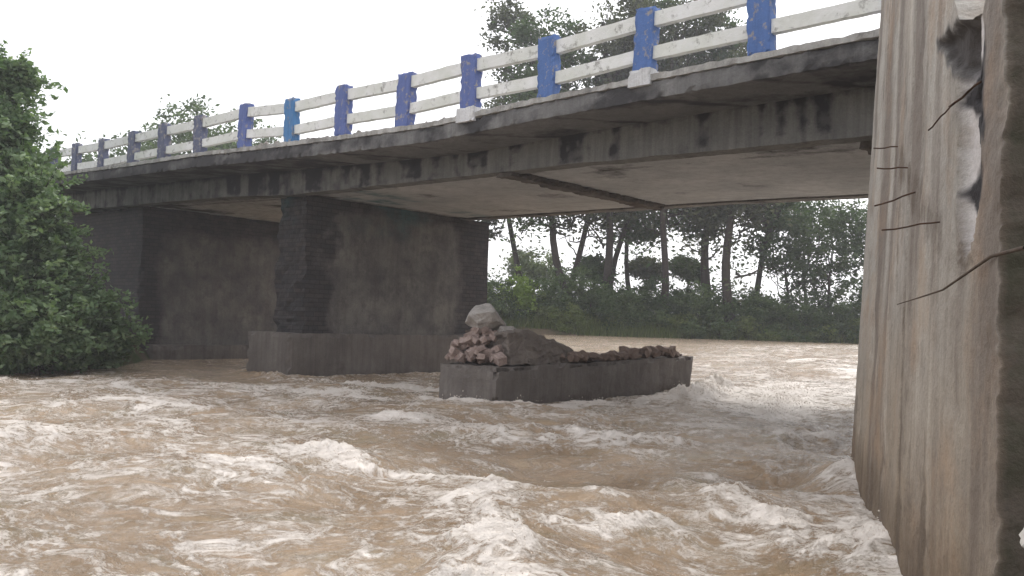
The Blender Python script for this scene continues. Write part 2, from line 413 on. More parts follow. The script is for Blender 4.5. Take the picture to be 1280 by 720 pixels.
    z = z + 0.05 * (foam > 0.9) * sst(.9, 1.4, foam) * fbm(x * 9, y * 9, 2, 2)
    z = z + level(x, y) - 0.02
    # droplets thrown up where the water breaks
    rs = np.random.RandomState(77)
    pf = np.clip(foam - 0.55, 0, 1) ** 1.5 * (Rr < 22) * (np.abs(T) < .62) * Rr ** 1.2 + 1e-9
    pk = rs.choice(x.size, 5200, p=(pf / pf.sum()).ravel())
    hgt = rs.exponential(0.022, len(pk)) ; sz = rs.uniform(.0025, .0075, len(pk)) * (0.6 + Rr.ravel()[pk] * .06)
    cx = x.ravel()[pk] + rs.normal(0, .02, len(pk)); cy = y.ravel()[pk] + rs.normal(0, .02, len(pk)); cz = (z + level(x, y)).ravel()[pk] - .01 + hgt
    oc = np.array([(1, 0, 0), (-1, 0, 0), (0, 1, 0), (0, -1, 0), (0, 0, 1), (0, 0, -1)], float)
    of = np.array([(0, 2, 4), (2, 1, 4), (1, 3, 4), (3, 0, 4), (2, 0, 5), (1, 2, 5), (3, 1, 5), (0, 3, 5)])
    DV = (np.stack([cx, cy, cz], -1)[:, None, :] + oc[None] * sz[:, None, None] * rs.uniform(.6, 1.6, (len(pk), 1, 3))).reshape(-1, 3)
    DF = (of[None] + (np.arange(len(pk)) * 6)[:, None, None]).reshape(-1, 3)
    td = NT('spray_drops'); td.out((0.66, 0.58, 0.51), 0.3, 0.5)
    od = mobj('water_spray', DV, DF, td.m, smooth=True); tag(od, 'droplets and froth thrown up along the breaking waves', 'spray', kind='stuff')
    V = np.stack([x, y, z], -1).reshape(-1, 3)
    a, b = x.shape; i, j = np.meshgrid(np.arange(a - 1), np.arange(b - 1), indexing='ij'); k = (i * b + j).ravel()
    F_ = np.stack([k, k + 1, k + b + 1, k + b], -1)
    t = NT('muddy_water')
    cbn = t.n('ShaderNodeCombineXYZ'); t.l(t.attr('wu'), cbn.inputs[0]); t.l(t.attr('wv'), cbn.inputs[1])
    wv = cbn.outputs[0]
    mud = t.mix(t.ramp(t.noise(0.7, 5, 0.6, wv), [(0.35, 0.0), (0.65, 1.0)]), (0.27, 0.180, 0.100), (0.47, 0.345, 0.23))
    mud = t.mix(t.math('MULTIPLY', t.ramp(t.noise(1.3, 4, 0.6, wv), [(0.52, 0.0), (0.66, 1.0)]), 0.5), mud, (0.30, 0.25, 0.15))
    mud = t.mix(t.math('MULTIPLY', t.ramp(t.noise(2.6, 5, 0.6, wv, .5), [(0.55, 0.0), (0.68, 1.0)]), 0.5), mud, (0.46, 0.30, 0.18))
    n1 = t.noise(3.2, 7, 0.68, wv, 0.8); n2 = t.noise(13, 6, 0.72, wv, 0.6); n3 = t.noise(48, 4, 0.7)
    sub = lambda n, k: t.math('MULTIPLY', t.math('SUBTRACT', n, 0.5), k)
    thread = lambda n, k: t.math('SUBTRACT', 1.0, t.math('MULTIPLY', t.math('ABSOLUTE', t.math('SUBTRACT', n, 0.5)), k), True)
    r1 = thread(t.noise(1.9, 5, 0.6, wv, 1.2), 16); r2 = thread(t.noise(5.2, 5, 0.62, wv, 1.0), 9)
    lace = t.math('ADD', t.math('MULTIPLY', r1, 0.26), t.math('MULTIPLY', r2, 0.22))
    f = t.math('ADD', t.math('ADD', t.attr('foam'), lace), t.math('ADD', sub(n1, 1.9), t.math('ADD', sub(n2, 2.1), sub(n3, 1.0))))
    fm = t.ramp(f, [(0.32, 0.0), (0.62, 0.35), (1.15, 1.0)])
    col = t.mix(fm, mud, (0.78, 0.71, 0.64))
    hh = t.math('ADD', t.math('MULTIPLY', t.noise(5, 8, 0.72, wv, 0.7), 1.3), t.math('ADD', t.math('MULTIPLY', n2, .6), t.math('ADD', t.math('MULTIPLY', fm, 0.25), t.math('MULTIPLY', n3, .15))))
    t.bump(hh, 0.8, 0.09)
    t.out(col, t.math('ADD', t.math('MULTIPLY', fm, 0.4), 0.10), 0.8)
    o = mobj('river_water', V, F_, t.m, attrs={'foam': foam.ravel(), 'wu': (cr * 0.8 + 0 * x).ravel(), 'wv': (fl * 1.15).ravel()}, smooth=True)
    tag(o, kind='structure')
water()

# ------------------------------------------------------------------ bridge
PX = [-36, -33, -27, -23.3, -20, -17.5, -14, -11.5, -9, -6, -3, 2]
PT = [5.72, 5.62, 5.45, 5.32, 5.24, 5.12, 4.98, 4.91, 4.98, 5.01, 5.03, 5.05]
PB = [4.85, 4.8, 4.60, 4.52, 4.42, 4.28, 4.24, 4.22, 4.20, 4.13, 4.08, 4.05]
top = lambda x: np.interp(x, PX, PT)
bot = lambda x: np.interp(x, PX, PB)
bridge = empty('road_bridge', (-14.0, 14.4, 0.0))
tag(bridge, 'old concrete road bridge with blue posts and white rails crossing the flooded river', 'bridge')
def stainbox(name, V, F_, mat, parent, stain_shade=None, teal=None, smooth=False):
    z = np.zeros(len(V))
    return mobj(name, V, F_, mat, parent, {'stain_shade': z if stain_shade is None else stain_shade, 'teal': z if teal is None else teal}, smooth)
X0, X1 = -33.0, -2.3
# deck slab (cantilevered edge)
V, F_ = gbox(X0, X1, 10.72, 18.9, -0.26, 0.0, 0.10, 0.012, 5, 3, 0.03)
V[:, 2] += top(V[:, 0])
sta_shade = 0.55 * (V[:, 1] < 10.8) * sst(-.3, .5, fbm(V[:, 0] * 1.2, V[:, 2] * 5, 3, 4)) + 0.5 * sst(-.1, .4, fbm(V[:, 0] * .9, V[:, 1] * 1.5, 7, 4)) + 0.15
for i_ in range(17):  # slanting shade bands painted into the colour under the slab overhang
    sta_shade = sta_shade + .45 * sst(.16, .02, np.abs(V[:, 0] + 3.4 + 1.8 * i_ - .9 * (V[:, 1] - 10.7) + .2 * fbm(V[:, 0], V[:, 1] * 3, 4, 2))) * (V[:, 1] > 10.73) * (V[:, 1] < 11.95)
sta_shade = sta_shade + 0.35 * (V[:, 0] < -15) + 0.3 * (V[:, 0] > -4.6)  # darker at both ends of the deck
stainbox('deck_slab', V, F_, M['slab'], bridge, sta_shade)
# road surface
V, F_ = gbox(X0, X1, 11.2, 18.4, 0.004, 0.06, 0.4); V[:, 2] += top(V[:, 0]); mobj('road_surface', V, F_, M['asphalt'], bridge)
# kerb under the posts
V, F_ = gbox(X0, X1, 10.69, 11.05, 0.002, 0.10, 0.07, 0.008, 9, 5, 0.02)
V[:, 2] += top(V[:, 0]) + np.where(V[:, 2] > .05, 0.018 * fbm(V[:, 0] * 1.2, V[:, 1] * 2, 2, 5), 0)
stainbox('kerb', V, F_, M['kerb'], bridge, 0.35 + 0.3 * fbm(V[:, 0] * 1.5, V[:, 1], 4, 3))
# edge girder with the stained fascia
def girder(ya, yb, seed):
    V, F_ = gbox(X0, X1, ya, yb, 0, 1, 0.075 if seed == 0 else 0.3)
    n = fbm(V[:, 0] * 2, V[:, 1] * 2, V[:, 2] * 2 + seed, 4)
    x = V[:, 0].copy(); zz = V[:, 2].copy()
    V[:, 2] = bot(x) + zz * (top(x) - 0.262 - bot(x))
    V[:, 1] += 0.012 * n
    low = zz < 0.02
    V[:, 2] += np.where(low, 0.03 * np.clip(fbm(x * 1.4, V[:, 1], 9, 4), -.2, 1), 0)
    st = np.zeros(len(V))
    for a, b, z0, s in ((-9.45, -8.95, .0, .9), (-8.35, -8.22, .0, .85), (-6.75, -6.55, .1, .85), (-5.75, -5.63, .2, .8), (-5.45, -5.32, .15, .8),
                        (-5.15, -5.05, .25, .7), (-4.85, -4.65, .15, .8), (-12.7, -12.45, .1, .8), (-13.6, -13.0, .15, .9), (-12.1, -11.95, .1, .8), (-11.7, -11.2, .3, .9),
                        (-14.9, -14.6, .0, .9), (-15.5, -15.35, .2, .85), (-16.9, -16.3, .1, .8), (-18.4, -18.0, 0, .9), (-19.3, -18.9, 0, .85), (-20.3, -19.7, .1, .9), (-10.6, -10.35, .2, .8)):
        st = np.maximum(st, .82 * s * (1 + .3 * fbm(x * 3, zz * 2, a, 2)) * sst(a - .06, a + .04, x) * sst(b + .06, b - .04, x) * sst(z0 - .08, z0 + .1, zz))
    st = st * (0.75 + .9 * fbm(x * 7, zz * 2.5, 17, 3)) + .35 * sst(.0, .45, fbm(x * 4.5, zz * .5, 27, 4)) + .3 * sst(.25, 0, zz) * sst(0, .4, fbm(x * 1.3, zz, 8, 3))
    st += 0.36 * sst(-.2, .5, fbm(x * 1.8, zz * .6, 11, 4)) + 0.3 * sst(-13, -17, x) + 0.35 * sst(0.75, 1, zz)  # darker towards the left and at the top edge
    stainbox('edge_beam', V, F_, M['fascia'], bridge, st)
girder(11.9, 12.25, 0); girder(17.4, 17.75, 6)
# soffit slab between girders, spans meet over each pier
V, F_ = gbox(X0, X1, 12.252, 17.398, 0, 0.3, 0.16, 0.0)
x = V[:, 0]; n = fbm(V[:, 0] * .8, V[:, 1] * .8, 0, 4)
V[:, 2] += bot(x) + 0.035 + 0.012 * n
teal = 0.9 * sst(-17.4, -16.8, x) * sst(-14.9, -15.6, x) * sst(-.1, .3, fbm(V[:, 0], V[:, 1] * .7, 4, 3))
st = 0.35 * sst(-14, -20, V[:, 0]) + 0.55 * sst(0, .5, fbm(V[:, 0] * .5, V[:, 1] * .5, 14, 4)) + .22 * sst(.04, .0, np.abs((V[:, 1] - 12.3) % 1.22 - .6)) + 0.45 * sst(0.45, 0.0, np.abs(x + 17.3)) + .3 * sst(0.8, 0, V[:, 1] - 12.3)  # darker towards the left span, around the pier and along the near girder
stainbox('soffit_slab', V, F_, M['soffit'], bridge, st, teal)
# deck joint beams left hanging where the fallen pier stood
V, F_ = gbox(-10.95, -10.6, 11.95, 17.38, -0.10, 0.03, 0.07, 0.04, 3, 8, 0.08); V[:, 2] += bot(V[:, 0]) + 0.02
stainbox('bearing_beam', V, F_, M['footing'], bridge, 0.55 + 0.4 * fbm(V[:, 0] * 2, V[:, 1] * 2, 2, 3))
V, F_ = gbox(-4.4, -4.05, 12.27, 17.38, -0.12, 0.03, 0.1, 0.03, 3, 28, 0.05); V[:, 2] += bot(V[:, 0]) + 0.02
stainbox('bearing_beam', V, F_, M['footing'], bridge, 0.5 + 0.4 * fbm(V[:, 0] * 2, V[:, 1] * 2, 2, 3))
# railing
posts = [(-28.75, .92, 'violet'), (-26.97, .92, 'violet'), (-25.18, .92, 'violet'), (-23.34, .97, 'violet'), (-21.6, 1.0, 'violet'), (-19.79, 1.02, 'violet'),
         (-17.83, 1.12, 'purple'), (-15.95, 1.05, 'teal'), (-14.16, 1.12, 'purple'), (-12.32, 1.12, 'purple'), (-10.58, 1.15, 'purple'), (-8.84, 1.08, 'blue'),
         (-7.02, 1.14, 'blue'), (-5.18, 1.14, 'blue'), (-3.4, 1.14, 'blue')]
white_base = {10, 12}
for i, (px, ph, mk) in enumerate(posts):
    tx = float(top(px)); lean = 0.03 * math.sin(i * 2.3)
    w_ = 0.17 + 0.012 * math.sin(i * 5.1)
    V, F_ = gbox(px - w_, px + w_, 10.72, 10.92, tx + 0.08, tx + ph, 0.05, 0.008, 6, i * 3.1, 0.022)
    V[:, 0] += lean * (V[:, 2] - tx); V[:, 1] += 0.02 * math.sin(i * 4.4) * (V[:, 2] - tx)
    p = mobj('railing_post', V, F_, M[mk], bridge)
    if i in white_base:
        p['label'] = 'blue railing post with a whitewashed foot'
        V, F_ = gbox(px - w_ - .03, px + w_ + .03, 10.655, 10.94, tx - .05, tx + 0.2, 0.05, 0.01, 5, i, 0.02)
        b = mobj('whitewashed_foot', V, F_, M['whitewash'], p)
        b.location = (0, 0, 0)
for i in range(len(posts) - 1):
    xa, ha, _ = posts[i]; xb, hb, _ = posts[i + 1]
    for (lo, hi, k) in ((-0.30, -0.09, 0), (-0.79, -0.60, 1)):
        V, F_ = gbox(xa + .14, xb - .14, 10.77, 10.88, 0, 1, 0.06)
        u = (V[:, 0] - xa) / (xb - xa); s_ = V[:, 2].copy()
        za = top(xa) + ha; zb = top(xb) + hb
        V[:, 2] = za + (zb - za) * u + lo + (hi - lo) * s_ + 0.012 * fbm(V[:, 0] * 3, V[:, 2] * 3, i * 3 + k, 3)
        V[:, 1] += 0.008 * fbm(V[:, 0] * 4, V[:, 2] * 4, i + k * 7, 3)
        mobj('rail', V, F_, M['rail'], bridge)
# standing pier
def pier(xc0, xc1, ya, yb, ztop, fx, fy, fz, name='pier'):
    V, F_ = gbox(xc0, xc1, ya, yb, fz - .02, ztop, 0.09)
    y = V[:, 1].copy(); z = V[:, 2].copy(); x = V[:, 0].copy()
    c = (np.abs(x - xc0) < 1e-5) | (np.abs(x - xc1) < 1e-5)
    nose = sst(0.75, 0.1, y - ya)
    rag = 0.16 * nose * fbm(x * 1.5, y * 2.5, z * 3.2, 4) + 0.02 * fbm(x * 2, y * 2, z * 2, 3)
    crs = 0.03 * np.sign(np.sin(z * 2 * math.pi / 0.22)) * nose * sst(0, .4, fbm(x * 2, y * 2, z * 2 + 9, 3))
    V[:, 0] += np.where(np.abs(x - xc1) < 1e-5, rag + crs, np.where(np.abs(x - xc0) < 1e-5, -rag, 0))
    V[:, 1] += np.where(np.abs(y - ya) < 1e-5, -0.22 * fbm(x * 3, y, z * 2.6 + 5, 4) - crs, 0)
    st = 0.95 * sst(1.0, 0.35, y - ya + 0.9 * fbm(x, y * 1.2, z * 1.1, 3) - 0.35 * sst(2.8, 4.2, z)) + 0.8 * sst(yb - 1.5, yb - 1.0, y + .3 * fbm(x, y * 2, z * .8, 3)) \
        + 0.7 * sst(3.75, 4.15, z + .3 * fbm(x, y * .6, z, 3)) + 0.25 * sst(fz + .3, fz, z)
    teal = 0.8 * sst(3.3, 4.1, z) * sst(-.2, .3, fbm(x, y * .5, z, 3)) * sst(yb, yb - 3.5, y)
    p = stainbox(name, V, F_, M['pier'], bridge, st, teal)
    V, F_ = gbox(fx[0], fx[1], fy[0], fy[1], -1.4, fz, 0.1, 0.03, 1.5, fx[0], 0.06)
    f = stainbox('footing', V, F_, M['footing'], p, 0.45 * sst(0.35, 0.0, V[:, 2]) + .35 * sst(.1, .5, fbm(V[:, 1], V[:, 2] * 2, 2, 3)))
    f.location = (0, 0, 0)
pier(-18.45, -17.3, 12.25, 18.6, 4.31, (-18.85, -17.12), (11.75, 19.2), 1.03)
# left abutment
V, F_ = gbox(-31.5, -25.7, 12.3, 17.9, -1.2, 4.62, 0.12, 0.05, 1.2, 4, 0.08)
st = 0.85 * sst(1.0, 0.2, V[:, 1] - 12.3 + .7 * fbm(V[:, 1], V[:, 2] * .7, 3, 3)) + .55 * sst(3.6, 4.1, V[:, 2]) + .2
ab = stainbox('abutment', V, F_, M['pier'], bridge, st)
V, F_ = gbox(-31.0, -25.3, 12.6, 18.2, -1.3, 0.42, 0.15, 0.04, 1.5, 9, 0.06)
f = stainbox('footing', V, F_, M['footing'], ab, .3 + .3 * fbm(V[:, 1], V[:, 2] * 2, 2, 3)); f.location = (0, 0, 0)
# right abutment (behind the wing wall)
V, F_ = gbox(-2.6, 1.2, 9.6, 18.6, -1.2, 4.03, 0.3, 0.04, 1.2, 14, 0.05)
stainbox('abutment', V, F_, M['pier'], bridge, .4 + .3 * fbm(V[:, 1], V[:, 2], 3, 3))

# ------------------------------------------------------------------ wing wall on the right
def wing_wall():
    wl = empty('wing_wall', (-1.9, 6.1, 0)); tag(wl, 'tall streaked tan concrete wing wall with a torn vertical cavity at right', 'wall')
    d = WALL_B - WALL_A; L = float(np.hypot(*d)); u = d / L; nrm = np.array([-u[1], u[0]])     # nrm points away from the river
    if nrm[0] < 0: nrm = -nrm
    def top_z(s): return np.interp(s, [0, 2.2, 4.0, 4.5, 4.8, 5.3, 5.5, 5.7], [6.6, 5.2, 3.55, 3.2, 2.90, 2.76, 2.84, 2.95])
    V, F_ = gbox(0, L, 0, 0.75, 0, 1, 0.1)
    # denser: own grid
    ns, nz, ntk = 260, 300, 22
    V, F_ = [], []
    sv = np.linspace(0, L, ns) ; zv = np.linspace(0, 1, nz); tv = np.linspace(0, .75, ntk)
    parts = []; tags = []
    def sheet(Aa, Bb, fn, flip=False):
        I, J = np.meshgrid(Aa, Bb, indexing='ij'); P = fn(I, J).reshape(-1, 3)
        a, b = len(Aa), len(Bb); i, j = np.meshgrid(np.arange(a - 1), np.arange(b - 1), indexing='ij'); k = (i * b + j).ravel()
        q = np.stack([k, k + b, k + b + 1, k + 1], -1)
        if flip: q = q[:, ::-1]
        parts.append((P, q))
    zz = lambda s, v: -1.2 + (top_z(s) + 1.2 + 0.03 * fbm(s * 5, 0 * s, 3, 3)) * v
    def endrag(z): return 0.05 * fbm(z * 1.6, 0 * z, 5, 4) + .02 * fbm(z * 9, 0 * z, 5, 3)
    sheet(sv, zv, lambda s, v: np.stack([s - (s / L) ** 6 * np.clip(endrag(zz(s, v)), -.01, .2), 0 * s, zz(s, v)], -1))
    sheet(tv, zv, lambda t, v: np.stack([L - np.clip(endrag(zz(L + 0 * t, v)), -.01, .2) * (t < .2) + .04 * fbm(t * 5, zz(L + 0 * t, v) * 3, 3, 4) * (t > .01), t, zz(L + 0 * t, v)], -1))
    sheet(tv, zv, lambda t, v: np.stack([0 * t, t, zz(0 * t, v)], -1), True)
    sheet(sv, tv, lambda s, t: np.stack([s, t, zz(s, 1 + 0 * s)], -1))
    sheet(sv, zv[::10], lambda s, v: np.stack([s, .75 + 0 * s, zz(s, v)], -1), True)
    V, F_ = merge(parts)
    s, t, z = V.T.copy()
    front = t < 1e-6
    # torn cavity: centre line s_c(z), width, depth
    sc = np.interp(z, [1.75, 2.05, 2.3, 2.6, 2.9], [5.02, 5.06, 5.0, 5.05, 5.06])
    hw = np.interp(z, [1.78, 1.9, 2.1, 2.35, 2.6, 2.8, 2.86], [0.03, .22, .29, .27, .30, .27, .22]) + .06 * fbm(z * 7, s * 2, 4, 3)
    inside = sst(hw, hw * .75, np.abs(s - sc)) * front * (z > 1.78) * (z < 2.88)
    dep = 0.07 + 0.05 * fbm(s * 5, z * 5, 3, 3)
    def poly(pts, soft=.03, grow=0.0):
        d_ = np.full(len(s), -9.0); n_ = len(pts)
        cxp, czp = np.mean([p[0] for p in pts]), np.mean([p[1] for p in pts])
        for k_ in range(n_):
            (x0_, z0_), (x1_, z1_) = pts[k_], pts[(k_ + 1) % n_]
            nx_, nz_ = z1_ - z0_, -(x1_ - x0_); l_ = math.hypot(nx_, nz_); nx_ /= l_; nz_ /= l_
            if (cxp - x0_) * nx_ + (czp - z0_) * nz_ > 0: nx_, nz_ = -nx_, -nz_
            d_ = np.maximum(d_, (s - x0_) * nx_ + (z - z0_) * nz_)
        return sst(soft * .5, -soft, d_ - grow + .05 * fbm(s * 9, z * 9, 6, 3)) * front
    tri = poly([(4.26, 2.96), (4.96, 2.86), (4.97, 2.56), (4.80, 2.64)])
    PA = [(5.34, 2.62), (5.34, 2.30), (5.10, 2.38), (4.82, 2.52), (4.95, 2.60)]; PB_ = [(5.26, 2.28), (5.32, 2.02), (4.98, 2.00), (4.86, 2.10), (5.02, 2.16)]
    hole_shade = np.maximum(poly(PA, .03, .055), poly(PB_, .03, .055))  # near-black colour painted in for the shade inside the shallow holes
    deep = np.maximum(poly([(5.33, 2.62), (5.33, 2.34), (5.12, 2.40), (4.9, 2.50), (5.0, 2.58)]), poly([(5.22, 2.25), (5.30, 2.05), (5.04, 2.02), (4.98, 2.10), (5.10, 2.15)]))
    inside = np.maximum(inside, deep)
    off = inside * (.5 * dep + .02 + 0.07 * deep) + tri * .05
    # formwork board lines, bulges, a ledge in the lower half
    off = off + np.where(front, 0.010 * fbm(s * 1.5, z * .5, 2, 3) + 0.006 * fbm(s * 9, z * 9, 5, 3), 0)
    off = off + np.where(front, 0.022 * sst(.05, .0, np.abs(s - 3.15 - .03 * np.sin(z))) + .05 * np.clip(fbm(s * 1.3, z * 1.1, 8, 4) - .12, 0, 1), 0)
    crumb = sst(.35, .05, np.hypot((s - 5.0) / 1.4, (z - 1.80) / .6)) * front
    off = off + crumb * 0.05 * np.abs(fbm(s * 14, z * 14, 2, 3))
    chip = .012 * fbm(z * 1.5, 0 * z, 61, 3) + .04 * np.clip(fbm(z * 5, 0 * z, 71, 5), 0, 1) + .03 * np.clip(fbm(z * 16, 0 * z, 81, 3), 0, 1)
    t2 = t + off + chip * np.where(front, sst(L - .08, L, s), (s > L - .35) * np.clip(1 - t / .75, 0, 1))
    lean = (0.045 * (1 - s / L) + 0.006) * np.maximum(z, 0)
    P = np.empty_like(V)
    P[:, 0] = WALL_A[0] + u[0] * s + nrm[0] * t2 + lean
    P[:, 1] = WALL_A[1] + u[1] * s + nrm[1] * t2
    P[:, 2] = z
    endf = (s > L - .35) & (t > .02) & (t < .749)  # end face gets a moss tone that also carries its painted shade
    st = 0.42 * sst(-.1, .45, fbm(s * 3.5, z * .35, 4, 4)) * front
    st = st + 0.5 * sst(.1, .03, np.abs(s - 3.2)) * sst(2.8, 1.5, z) + .55 * sst(.12, .04, np.abs(s - 4.1)) * sst(1.6, .6, z) + .5 * sst(.1, .0, np.abs(s - 1.05)) * sst(1.5, 5, z)
    st = st + 0.3 * sst(.9, .2, z) * front
    # slanting dirt line running down from the left to the crumbled patch
    line = np.abs(z - np.interp(s, [1.9, 4.6], [2.9, 1.85])); st = st + .45 * sst(.22, .04, line) * sst(1.8, 2.4, s) * sst(4.9, 4.4, s) * front
    st = np.where(inside > .3, 0.0, st)
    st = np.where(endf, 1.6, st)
    st = st + 1.2 * tri * (1 - inside) + .5 * crumb  # torn triangle darkened in colour like a shaded opening
    pale = inside * (1 - deep) * (1 - .8 * tri)
    body = mobj('wall_body', P, F_, wall_material(), wl, {'stain_shade': st, 'pale': pale, 'mossy_shade': endf.astype(float), 'zz': z, 'hole_shade': np.maximum(hole_shade, .8 * poly([(4.26, 2.96), (4.96, 2.86), (4.97, 2.56), (4.80, 2.64)], .03, .04))}, True)
    # loose plaster flaps at the mouth of the cavity
    def W(s_, t_, z_):
        l = (0.045 * (1 - s_ / L) + 0.006) * max(z_, 0)
        return np.array([WALL_A[0] + u[0] * s_ + nrm[0] * t_ + l, WALL_A[1] + u[1] * s_ + nrm[1] * t_, z_])
    # bent bars sticking out of the face
    def bar(p0, p1, r, name='rebar', mat='rust', k=6):
        a = np.array(p0); b = np.array(p1)
        pts = [a + (b - a) * i / (k - 1) + np.array([0, 0, 0.004 * math.sin(i * 1.9 + r * 900)]) for i in range(k)]
        V, F2 = tube(pts, [r] * k, 6); mobj(name, V, F2, M[mat], wl, smooth=True)
    def PXY(px, py, s_, out):      # helper values below were measured on the wall plane
        return None
    bar(W(2.42, .03, 2.79), W(2.3, -.15, 2.80), .005)
    bar(W(3.08, .03, 2.52), W(3.0, -.18, 2.53), .005)
    bar(W(3.5, .03, 2.31), W(3.3, -.21, 2.24), .0055)
    bar(W(4.4, .03, 2.02), W(4.3, -.26, 1.98), .0045)
    bar(W(5.0, .06, 2.56), W(4.9, -.05, 2.47), .006)
    bar(W(4.9, -.05, 2.47), W(4.8, -.12, 2.39), .004)
    pts = [W(5.9, .03, 1.75), W(5.6, -.01, 1.745), W(5.3, -.035, 1.70), W(5.1, -.09, 1.64), W(5.0, -.165, 1.61), W(4.9, -.245, 1.58)]
    V, F2 = tube(pts, [.008, .007, .0055, .0045, .0035, .002], 6)
    mobj('dead_twig', V, F2, M['twig'], wl, smooth=True)
    return W
def wall_material():
    t = NT('wing_wall_concrete')
    zz_ = t.attr('zz')
    upper = t.mix(t.ramp(t.noise(1.1, 6), [(0.3, 0.0), (0.7, 1.0)]), (0.28, 0.26, 0.23), (0.41, 0.385, 0.345))
    lower = t.mix(t.ramp(t.noise(1.3, 6), [(0.3, 0.0), (0.7, 1.0)]), (0.20, 0.145, 0.088), (0.32, 0.24, 0.155))
    g = t.math('MULTIPLY', t.math('ADD', zz_, t.math('MULTIPLY', t.noise(1.2, 4), 1.2)), 0.38, True)
    col = t.mix(g, lower, upper)
    st0 = t.noise(1.0, 6, 0.6, t.mapping((1.7, 1.7, 0.28)))
    col = t.mix(t.math('MULTIPLY', t.ramp(st0, [(0.45, 0.0), (0.60, 1.0)]), 0.75), col, (0.14, 0.11, 0.09))
    st2 = t.noise(1.0, 6, 0.6, t.mapping((2.4, 2.4, 0.3)))
    col = t.mix(t.math('MULTIPLY', t.ramp(st2, [(0.54, 0.0), (0.66, 1.0)]), 0.5), col, (0.52, 0.47, 0.40))
    col = t.mix(t.math('MULTIPLY', t.ramp(t.noise(1.4, 6, 0.6), [(0.5, 0.0), (0.7, 1.0)]), 0.5), col, (0.34, 0.225, 0.14))
    col = t.mix(t.math('MULTIPLY', t.ramp(t.noise(3, 8, 0.75), [(0.52, 0.0), (0.72, 1.0)]), 0.55), col, (0.14, 0.115, 0.10))
    col = t.mix(t.math('MULTIPLY', t.ramp(t.math('ADD', t.math('MULTIPLY', zz_, 1.0), t.math('MULTIPLY', t.noise(2.5, 6, .7), .5)), [(0.45, 1.0), (0.85, 0.0)]), 0.6), col, (0.12, 0.085, 0.055))
    e = t.math('ADD', t.attr('stain_shade'), t.math('MULTIPLY', t.math('SUBTRACT', t.noise(6, 7, 0.72), 0.5), 1.0))
    col = t.mix(t.math('MULTIPLY', t.ramp(e, [(0.3, 0.0), (0.7, 1.0)]), 0.72), col, (0.10, 0.075, 0.055))
    col = t.mix(t.attr('pale'), col, t.mix(t.noise(9, 5), (0.44, 0.41, 0.40), (0.66, 0.63, 0.61)))
    col = t.mix(t.attr('hole_shade'), col, (0.035, 0.032, 0.034))  # painted shade of the holes
    moss_shade = t.mix(t.ramp(t.noise(5, 6, 0.7), [(0.4, 0.0), (0.62, 1.0)]), (0.095, 0.078, 0.062), (0.06, 0.056, 0.038))  # moss colour kept dark to paint in the shade on the end face
    col = t.mix(t.attr('mossy_shade'), col, moss_shade)
    col = t.mix(0.55, col, t.ramp(t.noise(60, 5, 0.75), [(0.25, 0.6), (0.8, 1.35)]), 'MULTIPLY')
    h = t.math('ADD', t.noise(16, 7, 0.72), t.math('MULTIPLY', t.noise(4, 6, .7), 1.2))
    t.bump(h, 0.6, 0.02)
    return t.out(col, 0.85, 0.25)
M['flap'] = simple('torn_plaster', (0.10, 0.09, 0.085), (0.22, 0.20, 0.19), 12, 0.9)
wing_wall()

# ------------------------------------------------------------------ rubble
rng = np.random.RandomState(3)
def rock(name, loc, size, mat, seed, flat=1.0, pts=22, sub=1, boxy=False):
    r = np.random.RandomState(seed)
    bm = bmesh.new()
    if boxy:
        P = np.array([(a, b, c) for a in (-1, 1) for b in (-1, 1) for c in (-1, 1)], float) + r.normal(0, .10, (8, 3))
    else:
        P = r.normal(size=(pts, 3)); P /= np.linalg.norm(P, axis=1)[:, None]; P *= r.uniform(.75, 1.1, (pts, 1))
    P = P * np.array(size) / 2
    vs = [bm.verts.new(p) for p in P]
    bmesh.ops.convex_hull(bm, input=vs)
    bmesh.ops.delete(bm, geom=[v for v in bm.verts if not v.link_faces], context='VERTS')
    if sub:
        bmesh.ops.subdivide_edges(bm, edges=bm.edges[:], cuts=sub + 1, use_grid_fill=True)
        for v in bm.verts:
            q = v.co / max(size)
            n = float(fbm(q.x * 5 + seed, q.y * 5, q.z * 5, 3)); v.co += v.co.normalized() * n * 0.12 * min(size)
    me = bpy.data.meshes.new(name); bm.to_mesh(me); bm.free(); me.materials.append(mat)
    o = bpy.data.objects.new(name, me); C.objects.link(o); o.location = loc
    o.rotation_euler = (r.uniform(-.3, .3), r.uniform(-.3, .3), r.uniform(0, 6.28)) if not boxy else tuple(r.uniform(-.6, .6, 3) * np.array([1, 1, 5]))
    return o
# stump of the fallen pier
stump = empty('collapsed_pier_footing', (-10.5, 14.1, 0)); tag(stump, 'low broken concrete footing of the fallen pier standing in the rapids', 'pier footing')
V, F_ = gbox(-11.35, -9.8, 10.82, 17.85, -1.3, 0.74, 0.07, 0.055, 1.6, 2, 0.12)
V[:, 1] += np.where(V[:, 0] < -10.6, 0.25 * (-10.6 - V[:, 0]), 0) * (V[:, 1] < 11.2)
rr_ = sst(17.1, 17.85, V[:, 1]); V[:, 0] += np.where(V[:, 0] > -10.6, -.30, .2) * rr_ ** 2; V[:, 1] -= .22 * rr_ * sst(.74, 0, V[:, 2])
V[:, 2] += np.where(V[:, 2] > .5, .05 * (V[:, 1] - 14) / 3.0 - .02 + .02 * fbm(V[:, 0] * 2, V[:, 1] * 1.5, 5, 4), 0)
fb = stainbox('footing', V, F_, M['footing'], stump, 0.5 * sst(.3, 0.0, V[:, 2]) + .4 * sst(0, .5, fbm(V[:, 1] * .8, V[:, 2] * 2, 2, 4)))
